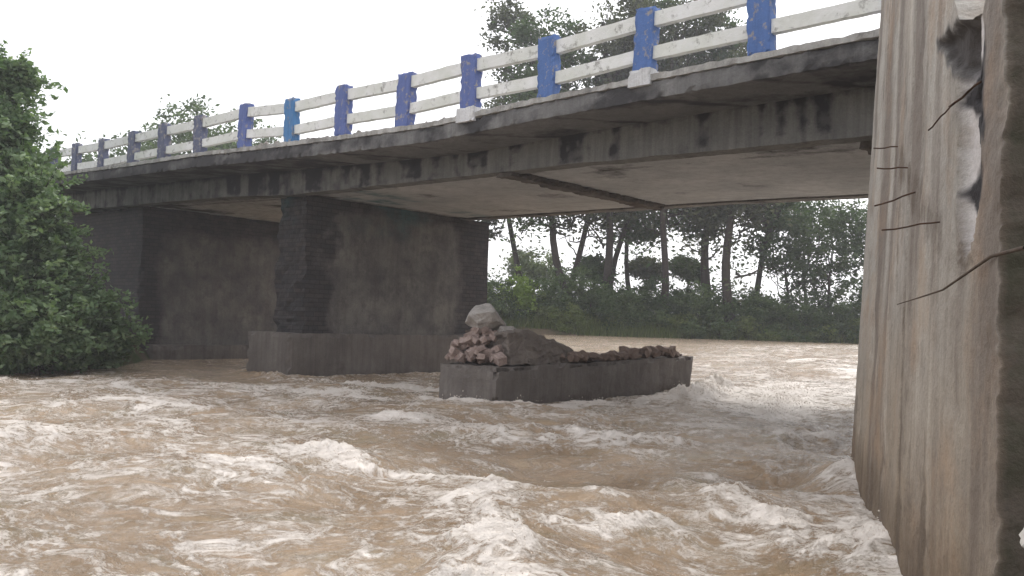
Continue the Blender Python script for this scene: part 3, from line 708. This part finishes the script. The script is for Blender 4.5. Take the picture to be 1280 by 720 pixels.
# sloping remnant of the pier's masonry core, still bonded to the footing
def remnant():
    V, F_ = gbox(0, 1, 0, 1, 0, 1, 0.035)
    a, b, c = V.T
    y = 11.35 + b * 2.1
    hgt = np.interp(y, [11.35, 11.7, 12.3, 13.0, 13.45], [.55, .62, .50, .34, .10]) + .05 * fbm(a * 3, b * 5, 4, 3)
    inx = 0.10 * c
    x = -11.1 + a * 1.15 + inx * (1 - 2 * a)
    P = np.stack([x, y + .1 * fbm(a * 3, c * 3, 7, 3), 0.70 + c * hgt], -1)
    P += 0.10 * np.stack([fbm(P[:, 0] * 3.5, P[:, 1] * 3.5, P[:, 2] * 3.5 + k, 5, 2.1, .62) for k in (0, 20, 40)], -1)
    st = .35 * sst(-.2, .4, fbm(P[:, 1] * 2, P[:, 2] * 3, 1, 3))
    stainbox('masonry_core', P, F_, M['footing2'], stump, st, smooth=False)
M['footing2'] = concrete('core_concrete', (0.12, 0.10, 0.088), (0.22, 0.19, 0.165), streak=0.3, dark=(0.06, 0.05, 0.042))
remnant()
o = rock('concrete_chunk', (-10.65, 11.5, 1.46), (.92, .8, .6), M['chunk'], 5, sub=2); tag(o, 'large pale grey concrete chunk balanced on top of the brick heap', 'rubble')
o = rock('concrete_chunk', (-10.3, 11.7, 1.22), (.55, .5, .30), M['chunk'], 8, sub=2); tag(o, 'smaller pale concrete chunk wedged just under the big top one', 'rubble')
# heap of bricks at the near end
nb = 0
for i in range(120):
    hgt = rng.uniform(0, 1) ** 1.3
    px = -10.72 + rng.uniform(-.42, .62) * (1 - .55 * hgt); py = 11.05 + rng.uniform(-.12, .55) * (1 - .3 * hgt) + .25 * hgt
    if i > 100: px, py, hgt = rng.uniform(-11.25, -10.0), rng.uniform(11.0, 11.3), 0
    o = rock('brick', (px, py, .80 + hgt * .52), tuple(np.array((.18, .12, .09)) * rng.uniform(.55, 1.35) * rng.uniform(.8, 1.2, 3)), M['brick'], 100 + i, boxy=True, sub=0)
    tag(o, 'pinkish brick fragment in the loose heap at the near end of the broken footing', 'brick', 'bricks heaped on the broken footing')
for i in range(95):
    v = i / 94
    px = -9.96 + rng.uniform(-.5, .08) * (1 if i % 2 else .3); py = 12.9 + v * 4.2 + rng.uniform(-.08, .08)
    s = rng.uniform(.10, .22) * (1.35 if .55 < v < .95 else 1.15)
    o = rock('rubble_stone', (px, py, .74 + s * .35 + (.06 if .55 < v < .95 else 0)), (s * 1.4, s * 1.2, s), M['stone'], 300 + i, sub=0, pts=14)
    tag(o, 'small dark stone in the rubble strewn along the top of the broken footing', 'stone', 'rubble stones along the broken footing')
# stones on the bank at the foot of the wall, lower right corner
for i, (px, py, s, m, lb) in enumerate(((-.47, 2.86, .22, 'pale', 'pale angular stone at the foot of the wall end, lower right'),
                                        (-.46, 2.62, .75, 'stone', 'big brown wet rock under the pale one at the foot of the wall'),
                                        (-.42, 3.25, .16, 'stone', 'little dark stone pressed against the moss-grown wall end'))):
    o = rock('bank_stone', (px, py, (.90, .42, .2)[i]), (s * 1.3, s, s * .8), M[m], 500 + i, sub=1); tag(o, lb, 'stone')
# rubble caught on the kerb between the posts
for i in range(26):
    px = rng.uniform(-17.3, -10.9); s = rng.uniform(.05, .13)
    o = rock('kerb_rubble', (px, rng.uniform(10.78, 10.98), float(top(px)) + .10 + s * .3), (s * 1.5, s, s), M['chunk'], 600 + i, sub=0, pts=10)
    tag(o, 'small broken concrete lump lying on the kerb below the railing', 'rubble', 'rubble lumps on the kerb')

# ------------------------------------------------------------------ vegetation
def leaves(name, cent, size, mat, parent, rg, aspect=.42, droop=0.0, tint_h=None):
    n = len(cent)
    d = rg.normal(size=(n, 3)); d[:, 2] = d[:, 2] * .6 - droop; d /= np.linalg.norm(d, axis=1)[:, None]
    r = rg.normal(size=(n, 3)); s = np.cross(d, r); s /= np.linalg.norm(s, axis=1)[:, None]
    L = (size * rg.uniform(.6, 1.35, n))[:, None]; nn = np.cross(d, s)
    a = cent - d * L * .5; b = cent + s * L * aspect * .5 + nn * L * .06; c = cent + d * L * .5; e = cent - s * L * aspect * .5 + nn * L * .06
    V = np.stack([a, b, c, e], 1).reshape(-1, 3); F_ = np.arange(4 * n).reshape(n, 4)
    tint = np.clip(rg.normal(.45, .22, n), 0, 1)
    if tint_h is not None: tint = np.clip(tint * .6 + tint_h * .6 - .05, 0, 1)
    return mobj(name, V, F_, mat, parent, {'tint': np.repeat(tint, 4)})
def crown_pts(ells, per, rg, clump=.45, ncl=60, shell=.45):
    """leaf centres: clumps set in ellipsoids, mostly toward their outer half"""
    out = []; tn = []
    for (c, r) in ells:
        vol = r[0] * r[1] * r[2]
        for k in range(ncl):
            v = rg.normal(size=3); v /= np.linalg.norm(v); q = (rg.uniform(shell ** 3, 1)) ** (1 / 3)
            p = np.array(c) + v * np.array(r) * q
            cr_ = clump * rg.uniform(.5, 1.3)
            m = int(per * rg.uniform(.5, 1.4))
            w_ = rg.normal(size=(m, 3)) * cr_ * np.array([1, 1, .62]) * .62
            out.append(p + w_); tn.append(np.full(m, rg.uniform(0, 1)))
    return np.vstack(out), np.concatenate(tn)
def limb(p0, p1, r0, r1, rg, k=7, wob=.06, seg=6):
    p0 = np.array(p0, float); p1 = np.array(p1, float); L = np.linalg.norm(p1 - p0)
    pts = [p0 + (p1 - p0) * i / (k - 1) + (rg.normal(size=3) * L * wob * .5 if 0 < i < k - 1 else 0) for i in range(k)]
    return tube(pts, np.linspace(r0, r1, k), seg)
def tree(name, base, ells, mat, leaf, per, ncl, clump, seed, tr=.2, label='', cat='tree', group=None, limbs=9, fork=.45, aspect=.5, shell=.45, trunk_top=None, sprays=0):
    rg = np.random.RandomState(seed)
    t = empty(name, base); tag(t, label, cat, group)
    parts = []
    cz = np.mean([e[0][2] for e in ells]); c0 = np.mean([e[0] for e in ells], axis=0)
    tt = np.array(trunk_top if trunk_top is not None else (c0[0], c0[1], cz))
    b = np.array(base, float) - np.array([0, 0, .3])
    kk = 15; q_ = np.linspace(0, 1, kk)[:, None]; ph_ = rg.uniform(0, 6.3, 4); Lt = np.linalg.norm(tt - b)
    wv_ = np.c_[np.sin(q_[:, 0] * 5 + ph_[0]) + .5 * np.sin(q_[:, 0] * 11 + ph_[1]), np.sin(q_[:, 0] * 4.4 + ph_[2]) + .5 * np.sin(q_[:, 0] * 12 + ph_[3]), 0 * q_[:, 0]]
    pt_ = b + (tt - b) * q_ + (wv_ - wv_[0]) * Lt * .02
    parts.append(tube(pt_, (tr * (1 - .58 * q_[:, 0]) * (1 + .5 * np.exp(-q_[:, 0] * 14))), 8))
    if Lt > 12:                                  # thin dead side branches low on the stem, with a few leaves
        for i in range(7):
            f_ = rg.uniform(.22, .5); s0_ = b + (tt - b) * f_; an_ = rg.uniform(0, 6.28); l0_ = rg.uniform(1.2, 3.2)
            parts.append(limb(s0_, s0_ + np.array([math.cos(an_) * l0_, math.sin(an_) * l0_, rg.uniform(.3, 1.8)]), tr * .28, .02, rg, 6, .09, 5))

    for i in range(limbs):
        f = rg.uniform(fork, .95); st_ = b + (tt - b) * f
        e = ells[i % len(ells)]
        v = rg.normal(size=3); v /= np.linalg.norm(v); en = np.array(e[0]) + v * np.array(e[1]) * .75
        if en[2] < st_[2]: en[2] = st_[2] + abs(en[2] - st_[2]) * .3
        parts.append(limb(st_, en, tr * .45 * rg.uniform(.6, 1), tr * .08, rg, 6, .09, 5))
        for q in range(2):
            s2 = st_ + (en - st_) * rg.uniform(.4, .8); e2 = s2 + rg.normal(size=3) * np.array(e[1]) * .35
            parts.append(limb(s2, e2, tr * .18, tr * .04, rg, 5, .1, 4))
    sp = []
    if np.linalg.norm(tt - b) > 12:
        for i in range(9):
            f_ = rg.uniform(.24, .5); s0_ = b + (tt - b) * f_ + rg.normal(0, 1.5, 3) * np.array([1, 1, .7])
            sp += list(s0_ + rg.normal(0, 1, (int(rg.uniform(15, 60)), 3)) * np.array([.7, .7, .4]))
    for i in range(sprays):
        e = ells[rg.randint(len(ells))]; v = rg.normal(size=3); v[2] = abs(v[2]) * .8; v /= np.linalg.norm(v)
        a_ = np.array(e[0]) + v * np.array(e[1]) * .7; ln_ = rg.uniform(.35, .8); b_ = np.array(e[0]) + v * (np.array(e[1]) + ln_) + np.array([0, 0, -.25 * ln_])
        if b_[2] < .15: continue
        m_ = (a_ + b_) / 2 + np.array([0, 0, .12]); q = np.linspace(0, 1, 7)[:, None]
        pth = (1 - q) ** 2 * a_ + 2 * q * (1 - q) * m_ + q * q * b_
        parts.append(tube(pth, np.linspace(.009, .003, 7), 4))
        for k in range(26):
            u_ = rg.uniform(0, 1); sp.append((1 - u_) ** 2 * a_ + 2 * u_ * (1 - u_) * m_ + u_ * u_ * b_ + rg.normal(0, .055, 3))
    V, F_ = merge(parts); mobj('trunk', V, F_, M['bark'], t, smooth=True)
    P, tn = crown_pts(ells, per, rg, clump, ncl, shell)
    if sp: P = np.vstack([P, np.array(sp)]); tn = np.concatenate([tn, np.full(len(sp), .7)])
    leaves('crown', P, leaf, mat, t, rg, aspect, .15, tn)
    return t
fw = np.array([-.66, .751]); rt = np.array([.751, .66])
def at(px, dist):                          # ground position from picture column and distance ahead
    uu = (px - 640) / 1090; p = (fw + uu * rt) * dist; return float(p[0]), float(p[1])
def zat(px, py, dist): return 1.45 + (402 + .03 * (px - 640) - py) / 1090 * dist

# left bank: one tall tree and the bushes under it
def E3(px, py, dist, rx, rz, ry=None): x_, y_ = at(px, dist); return ((x_, y_, zat(px, py, dist)), (rx, ry or rx, rz))
bx, by = at(-60, 21)
tree('riverside_tree', (bx, by, ground_z(bx, by)), [E3(-55, 130, 21, 1.3, 1.2), E3(0, 165, 20.5, .55, .6), E3(-70, 220, 21, 1.8, 1.6), E3(5, 100, 21, .35, .45), E3(22, 225, 20.5, .6, .8), E3(0, 260, 20.5, 1.2, 1.2)],
     M['leaf_near'], .17, 50, 70, .21, 11, .16, 'tall leafy tree on the left bank, topmost foliage at the left edge', 'tree', limbs=10, sprays=120)
bush_specs = [(62, 20.0, [(38, 262, .7, .8), (40, 320, .95, .85), (72, 345, .5, .5)], 'mid-height bush leaning toward the abutment in front of the bridge end', 12),
              (10, 19.6, [(0, 300, 1.1, 1.1), (15, 370, 1.3, 1.1), (30, 420, 1.0, .7)], 'broad pale green bush at the left edge above the water', 13),
              (95, 20.4, [(90, 385, .9, .75), (115, 410, .75, .6), (135, 435, .42, .38)], 'low bush at the right tip of the left bank, overhanging the water', 14),
              (55, 19.4, [(50, 410, 1.1, .8), (70, 440, .9, .42), (20, 445, .9, .4)], 'dense dark bush at the waterline below the other left bank bushes', 15),
              (-70, 20.0, [(-60, 340, 1.4, 1.5), (-60, 430, 1.4, 1.0)], 'bush mostly cut off by the left edge of the photo', 16)]
for (px, dd, el, lb, sd_) in bush_specs:
    x_, y_ = at(px, dd); g_ = max(ground_z(x_, y_), 0.0)
    tree('riverside_bush', (x_, y_, g_), [E3(a, b, dd + (k - 1) * .25, c, d) for k, (a, b, c, d) in enumerate(el)],
         M['leaf_near'], .15, 40, 85, .18, sd_, .05, lb, 'bush', limbs=8, fork=.15, shell=.3, sprays=110)

# far bank: tall trees whose trunks show under the deck and crowns above it
tall = [ # px, dist, trunk px radius(m), top py, crown half width px, lean px
    (706, 53, .24, 20, 75, -12), (728, 55, .20, 30, 60, 28), (753, 54, .26, -5, 85, 0), (774, 57, .19, 10, 60, 14), (794, 60, .17, 30, 60, 0),
    (833, 53, .22, 0, 70, 6), (881, 55, .24, 30, 60, -4), (892, 57, .17, 60, 50, 5), (921, 52, .30, 70, 55, 6), (948, 55, .2, 100, 55, 14), (650, 58, .2, 22, 62, -8)]
tall_l = ['forked tree second from the left pier in the row on the far bank', 'slanting slim tree leaning right in the far bank row', 'tallest thick tree near the middle of the far bank row',
          'slim tree leaning slightly right behind the tallest far bank tree', 'thin pale tree set back in the far bank row', 'straight dark tree right of the gap in the far bank row',
          'left tree of the close pair on the far bank', 'slim right tree of the close pair on the far bank', 'thick bare-trunked tree standing forward right in the far bank row',
          'forked tree at the right end of the far bank row', 'tree nearest the standing pier with crown above the railing']
for i, (px, dd, tr, ty, hw, ln) in enumerate(tall):
    x_, y_ = at(px - ln * .9, dd); g_ = ground_z(x_, y_)
    zt = zat(px, ty, dd); w_ = hw / 1090 * dd
    ct = px + ln * 2.2
    ells = []
    rg = np.random.RandomState(50 + i)
    for k in range(6):
        f = k / 5; pz = 8.9 + (zt - 9.7) * f; ww = w_ * (0.62 + .3 * math.sin(f * 3.0)) * rg.uniform(.8, 1.1)
        cx, cy = at(ct + rg.uniform(-.5, .5) * hw * (1 - .5 * f), dd + rg.uniform(-1.5, 1.5))
        ells.append(((cx, cy, pz), (ww * .8 * (.75 if k < 2 else 1), ww * .8, max(1.2, (zt - 8) / 7))))
    cx, cy = at(ct, dd)
    tree('riverbank_tree', (x_, y_, g_), ells, M['leaf_olive'] if i % 3 else M['leaf_dark'], .30, 50, 40, .66, 50 + i, tr * 1.02, tall_l[i], 'tree', 'tall trees on the far bank', limbs=14, fork=.33, trunk_top=(cx, cy, zt - 1.5))
# crowns' lower sprays hanging between the trunks are separate small understorey trees
under = [(668, 60, 335, 40, 30, 'leaf_pale', 'pale hazy round tree behind the bushes beside the pier'), (742, 57, 335, 20, 20, 'leaf_dark', 'dark small tree between the two leftmost trunks'),
         (806, 61, 335, 20, 16, 'leaf_olive', 'small olive tree behind the middle trunks'), (860, 58, 335, 20, 18, 'leaf_dark', 'small dark tree left of the close pair of trunks'),
         (985, 54, 312, 50, 62, 'leaf_dark', 'full dark tree right of the last bare trunk'), (1035, 53, 308, 54, 72, 'leaf_dark', 'large dark green tree beside the wing wall edge'),
         (1010, 58, 270, 50, 38, 'leaf_dark', 'high green crown just under the deck at right'), (1085, 52, 290, 45, 70, 'leaf_dark', 'dark tree half hidden behind the wing wall')]
for i, (px, dd, cy_, hw, hh, mk, lb) in enumerate(under):
    x_, y_ = at(px, dd); g_ = ground_z(x_, y_); w_ = hw / 1090 * dd; h_ = hh / 1090 * dd
    cz = zat(px, cy_, dd)
    tree('small_tree', (x_, y_, g_), [((x_, y_, cz), (w_ * .9, w_ * .9, h_ * .8)), ((x_ + .5 * w_, y_ + .3, cz - .35 * h_), (w_ * .6, w_ * .6, h_ * .6)), ((x_ - .45 * w_, y_, cz + .1 * h_), (w_ * .6, w_ * .6, h_ * .6))],
         M[mk], .26, 34, 42, .5, 80 + i, .13, lb, 'tree', limbs=8, fork=.3, shell=.2)
# bushes along the far waterline
bl = [(622, 50), (648, 52), (668, 51), (690, 50.5), (712, 53), (733, 51), (757, 52), (778, 50.8), (800, 53), (822, 51.5), (846, 52.5), (868, 51), (890, 53), (912, 51.2), (936, 52.4), (958, 50.8), (982, 52), (1004, 51), (1028, 52), (1050, 50.8), (1074, 51.5), (600, 51), (1100, 51.5), (575, 51)]
for i, (px, dd) in enumerate(bl):
    rg = np.random.RandomState(200 + i); x_, y_ = at(px, dd + 1.2); g_ = ground_z(x_, y_)
    hgt = rg.uniform(1.9, 3.0) * (1.15 if px > 900 else 1); w_ = rg.uniform(1.1, 1.7)
    lime = (px == 648)
    if lime: x_, y_ = at(646, 51.2); g_ = ground_z(x_, y_)
    if lime: hgt = 3.2; w_ = .95
    mk = 'leaf_lime' if lime else ['leaf_mid', 'leaf_dark', 'leaf_dark', 'leaf_mid'][i % 4]
    if px in (668, 690, 733): mk = 'leaf_mid'
    tree('bank_bush', (x_, y_, g_), [((x_, y_, g_ + hgt * .5), (w_, w_, hgt * .5)), ((x_ + rg.uniform(-.7, .7), y_ + .4, g_ + hgt * .3), (w_ * 1.1, w_, hgt * .32))], M[mk], .2, 36, 40, .36, 200 + i, .06,
         'bright yellow-green bush on the far bank next to the pier' if lime else 'green bush in the hedge-like thicket along the far waterline', 'bush', None if lime else 'bushes along the far bank', limbs=5, fork=.1, shell=.15)
rg0 = np.random.RandomState(404)
for i in range(26):
    rg = np.random.RandomState(450 + i); px = 590 + i * 19.5 + rg.uniform(-8, 8); x_, y_ = at(px, 50.6 + rg.uniform(-.4, 1.0)); g_ = ground_z(x_, y_)
    hgt = rg.uniform(.9, 1.9); w_ = rg.uniform(.6, 1.2)
    tree('bank_bush', (x_, y_, g_), [((x_, y_, g_ + hgt * .45), (w_, w_, hgt * .5))], M[['leaf_mid', 'leaf_dark', 'leaf_grass'][rg.randint(3)]], .17, 30, 30, .26, 450 + i, .03,
         'green bush in the hedge-like thicket along the far waterline', 'bush', 'bushes along the far bank', limbs=4, fork=.1, shell=.1)
# hazy trees far left beyond the bridge end
for i, (px, dd, ty, hw, lb) in enumerate(((235, 62, 120, 46, 'round hazy tree showing above the railing at left'), (150, 58, 165, 40, 'low hazy tree behind the railing between left tree and round tree'),
                                          (95, 55, 172, 36, 'hazy bush-like tree at the far left end of the railing'), (320, 70, 150, 40, 'faint tree just right of the round hazy tree'), (190, 66, 150, 34, 'hazy treetop left of the round hazy tree'), (275, 64, 140, 30, 'small crown joined to the right of the round hazy tree'))):
    x_, y_ = at(px, dd); g_ = ground_z(x_, y_); w_ = hw / 1090 * dd; zt = zat(px, ty, dd)
    tree('distant_tree', (x_, y_, g_), [((x_, y_, zt - 2.2), (w_, w_, 2.0)), ((x_ - .5 * w_, y_, zt - 3.6), (w_ * .8, w_ * .8, 2.2)), ((x_ + .5 * w_, y_, zt - 4), (w_ * .8, w_ * .8, 2.2)), ((x_, y_, zt - 6.5), (w_ * 1.2, w_, 2.6))],
         M['leaf_mid'], .34, 30, 34, .7, 300 + i, .22, lb, 'tree', limbs=9, fork=.4, shell=.2)
# grass fringe on the far bank and on the left bank
def grass(name, pts, h, mat, rg, label):
    n = len(pts); P = np.array(pts)
    d = rg.normal(size=(n, 2)); d /= np.linalg.norm(d, axis=1)[:, None]
    hh = h * rg.uniform(.5, 1.3, n); wd = .035 * h / .5
    a = P + np.c_[d * wd, np.zeros(n)]; b = P - np.c_[d * wd, np.zeros(n)]; c = P + np.c_[rg.normal(0, .25, (n, 2)) * hh[:, None], hh]
    V = np.stack([a, b, c], 1).reshape(-1, 3)
    o = mobj(name, V, np.arange(3 * n).reshape(n, 3), mat, None, {'tint': np.repeat(rg.uniform(0, 1, n), 3)}); tag(o, label, 'grass', kind='stuff')
rg = np.random.RandomState(9)
gp = []
for i in range(26000):
    px = rg.uniform(560, 1110); dd = 50.3 + abs(rg.normal(0, 1.4)); x_, y_ = at(px, dd); s_ = float(shore(np.float64(x_), np.float64(y_)))
    if s_ > -.15: gp.append((x_, y_, float(level(x_, y_)) + 1.25 * (1 - math.exp(-max(s_, 0) / 1.3)) - .05))
grass('bank_grass', gp, .5, M['leaf_grass'], rg, 'grass and low growth along the far bank at the water')
gp = []
for i in range(9000):
    px = rg.uniform(-120, 150); dd = rg.uniform(19, 24); x_, y_ = at(px, dd)
    if shore(np.float64(x_), np.float64(y_)) > -.2: gp.append((x_, y_, ground_z(x_, y_) - .05))
grass('bank_grass', gp, .5, M['leaf_near'], rg, 'grass under the bushes on the left bank')

# ------------------------------------------------------------------ air
V, F_ = gbox(-170, 110, -70, 210, -4, 46, 1000)
hm = bpy.data.materials.new('haze'); hm.use_nodes = True; hn = hm.node_tree; hn.nodes.clear()
pv = hn.nodes.new('ShaderNodeVolumePrincipled'); pv.inputs['Density'].default_value = 0.0013; pv.inputs['Color'].default_value = (0.92, 0.94, 1, 1); pv.inputs['Anisotropy'].default_value = 0.2
ho = hn.nodes.new('ShaderNodeOutputMaterial'); hn.links.new(pv.outputs[0], ho.inputs['Volume'])
o = mobj('haze', V, F_, hm); tag(o, 'thin pale haze over the river', 'haze', kind='stuff')
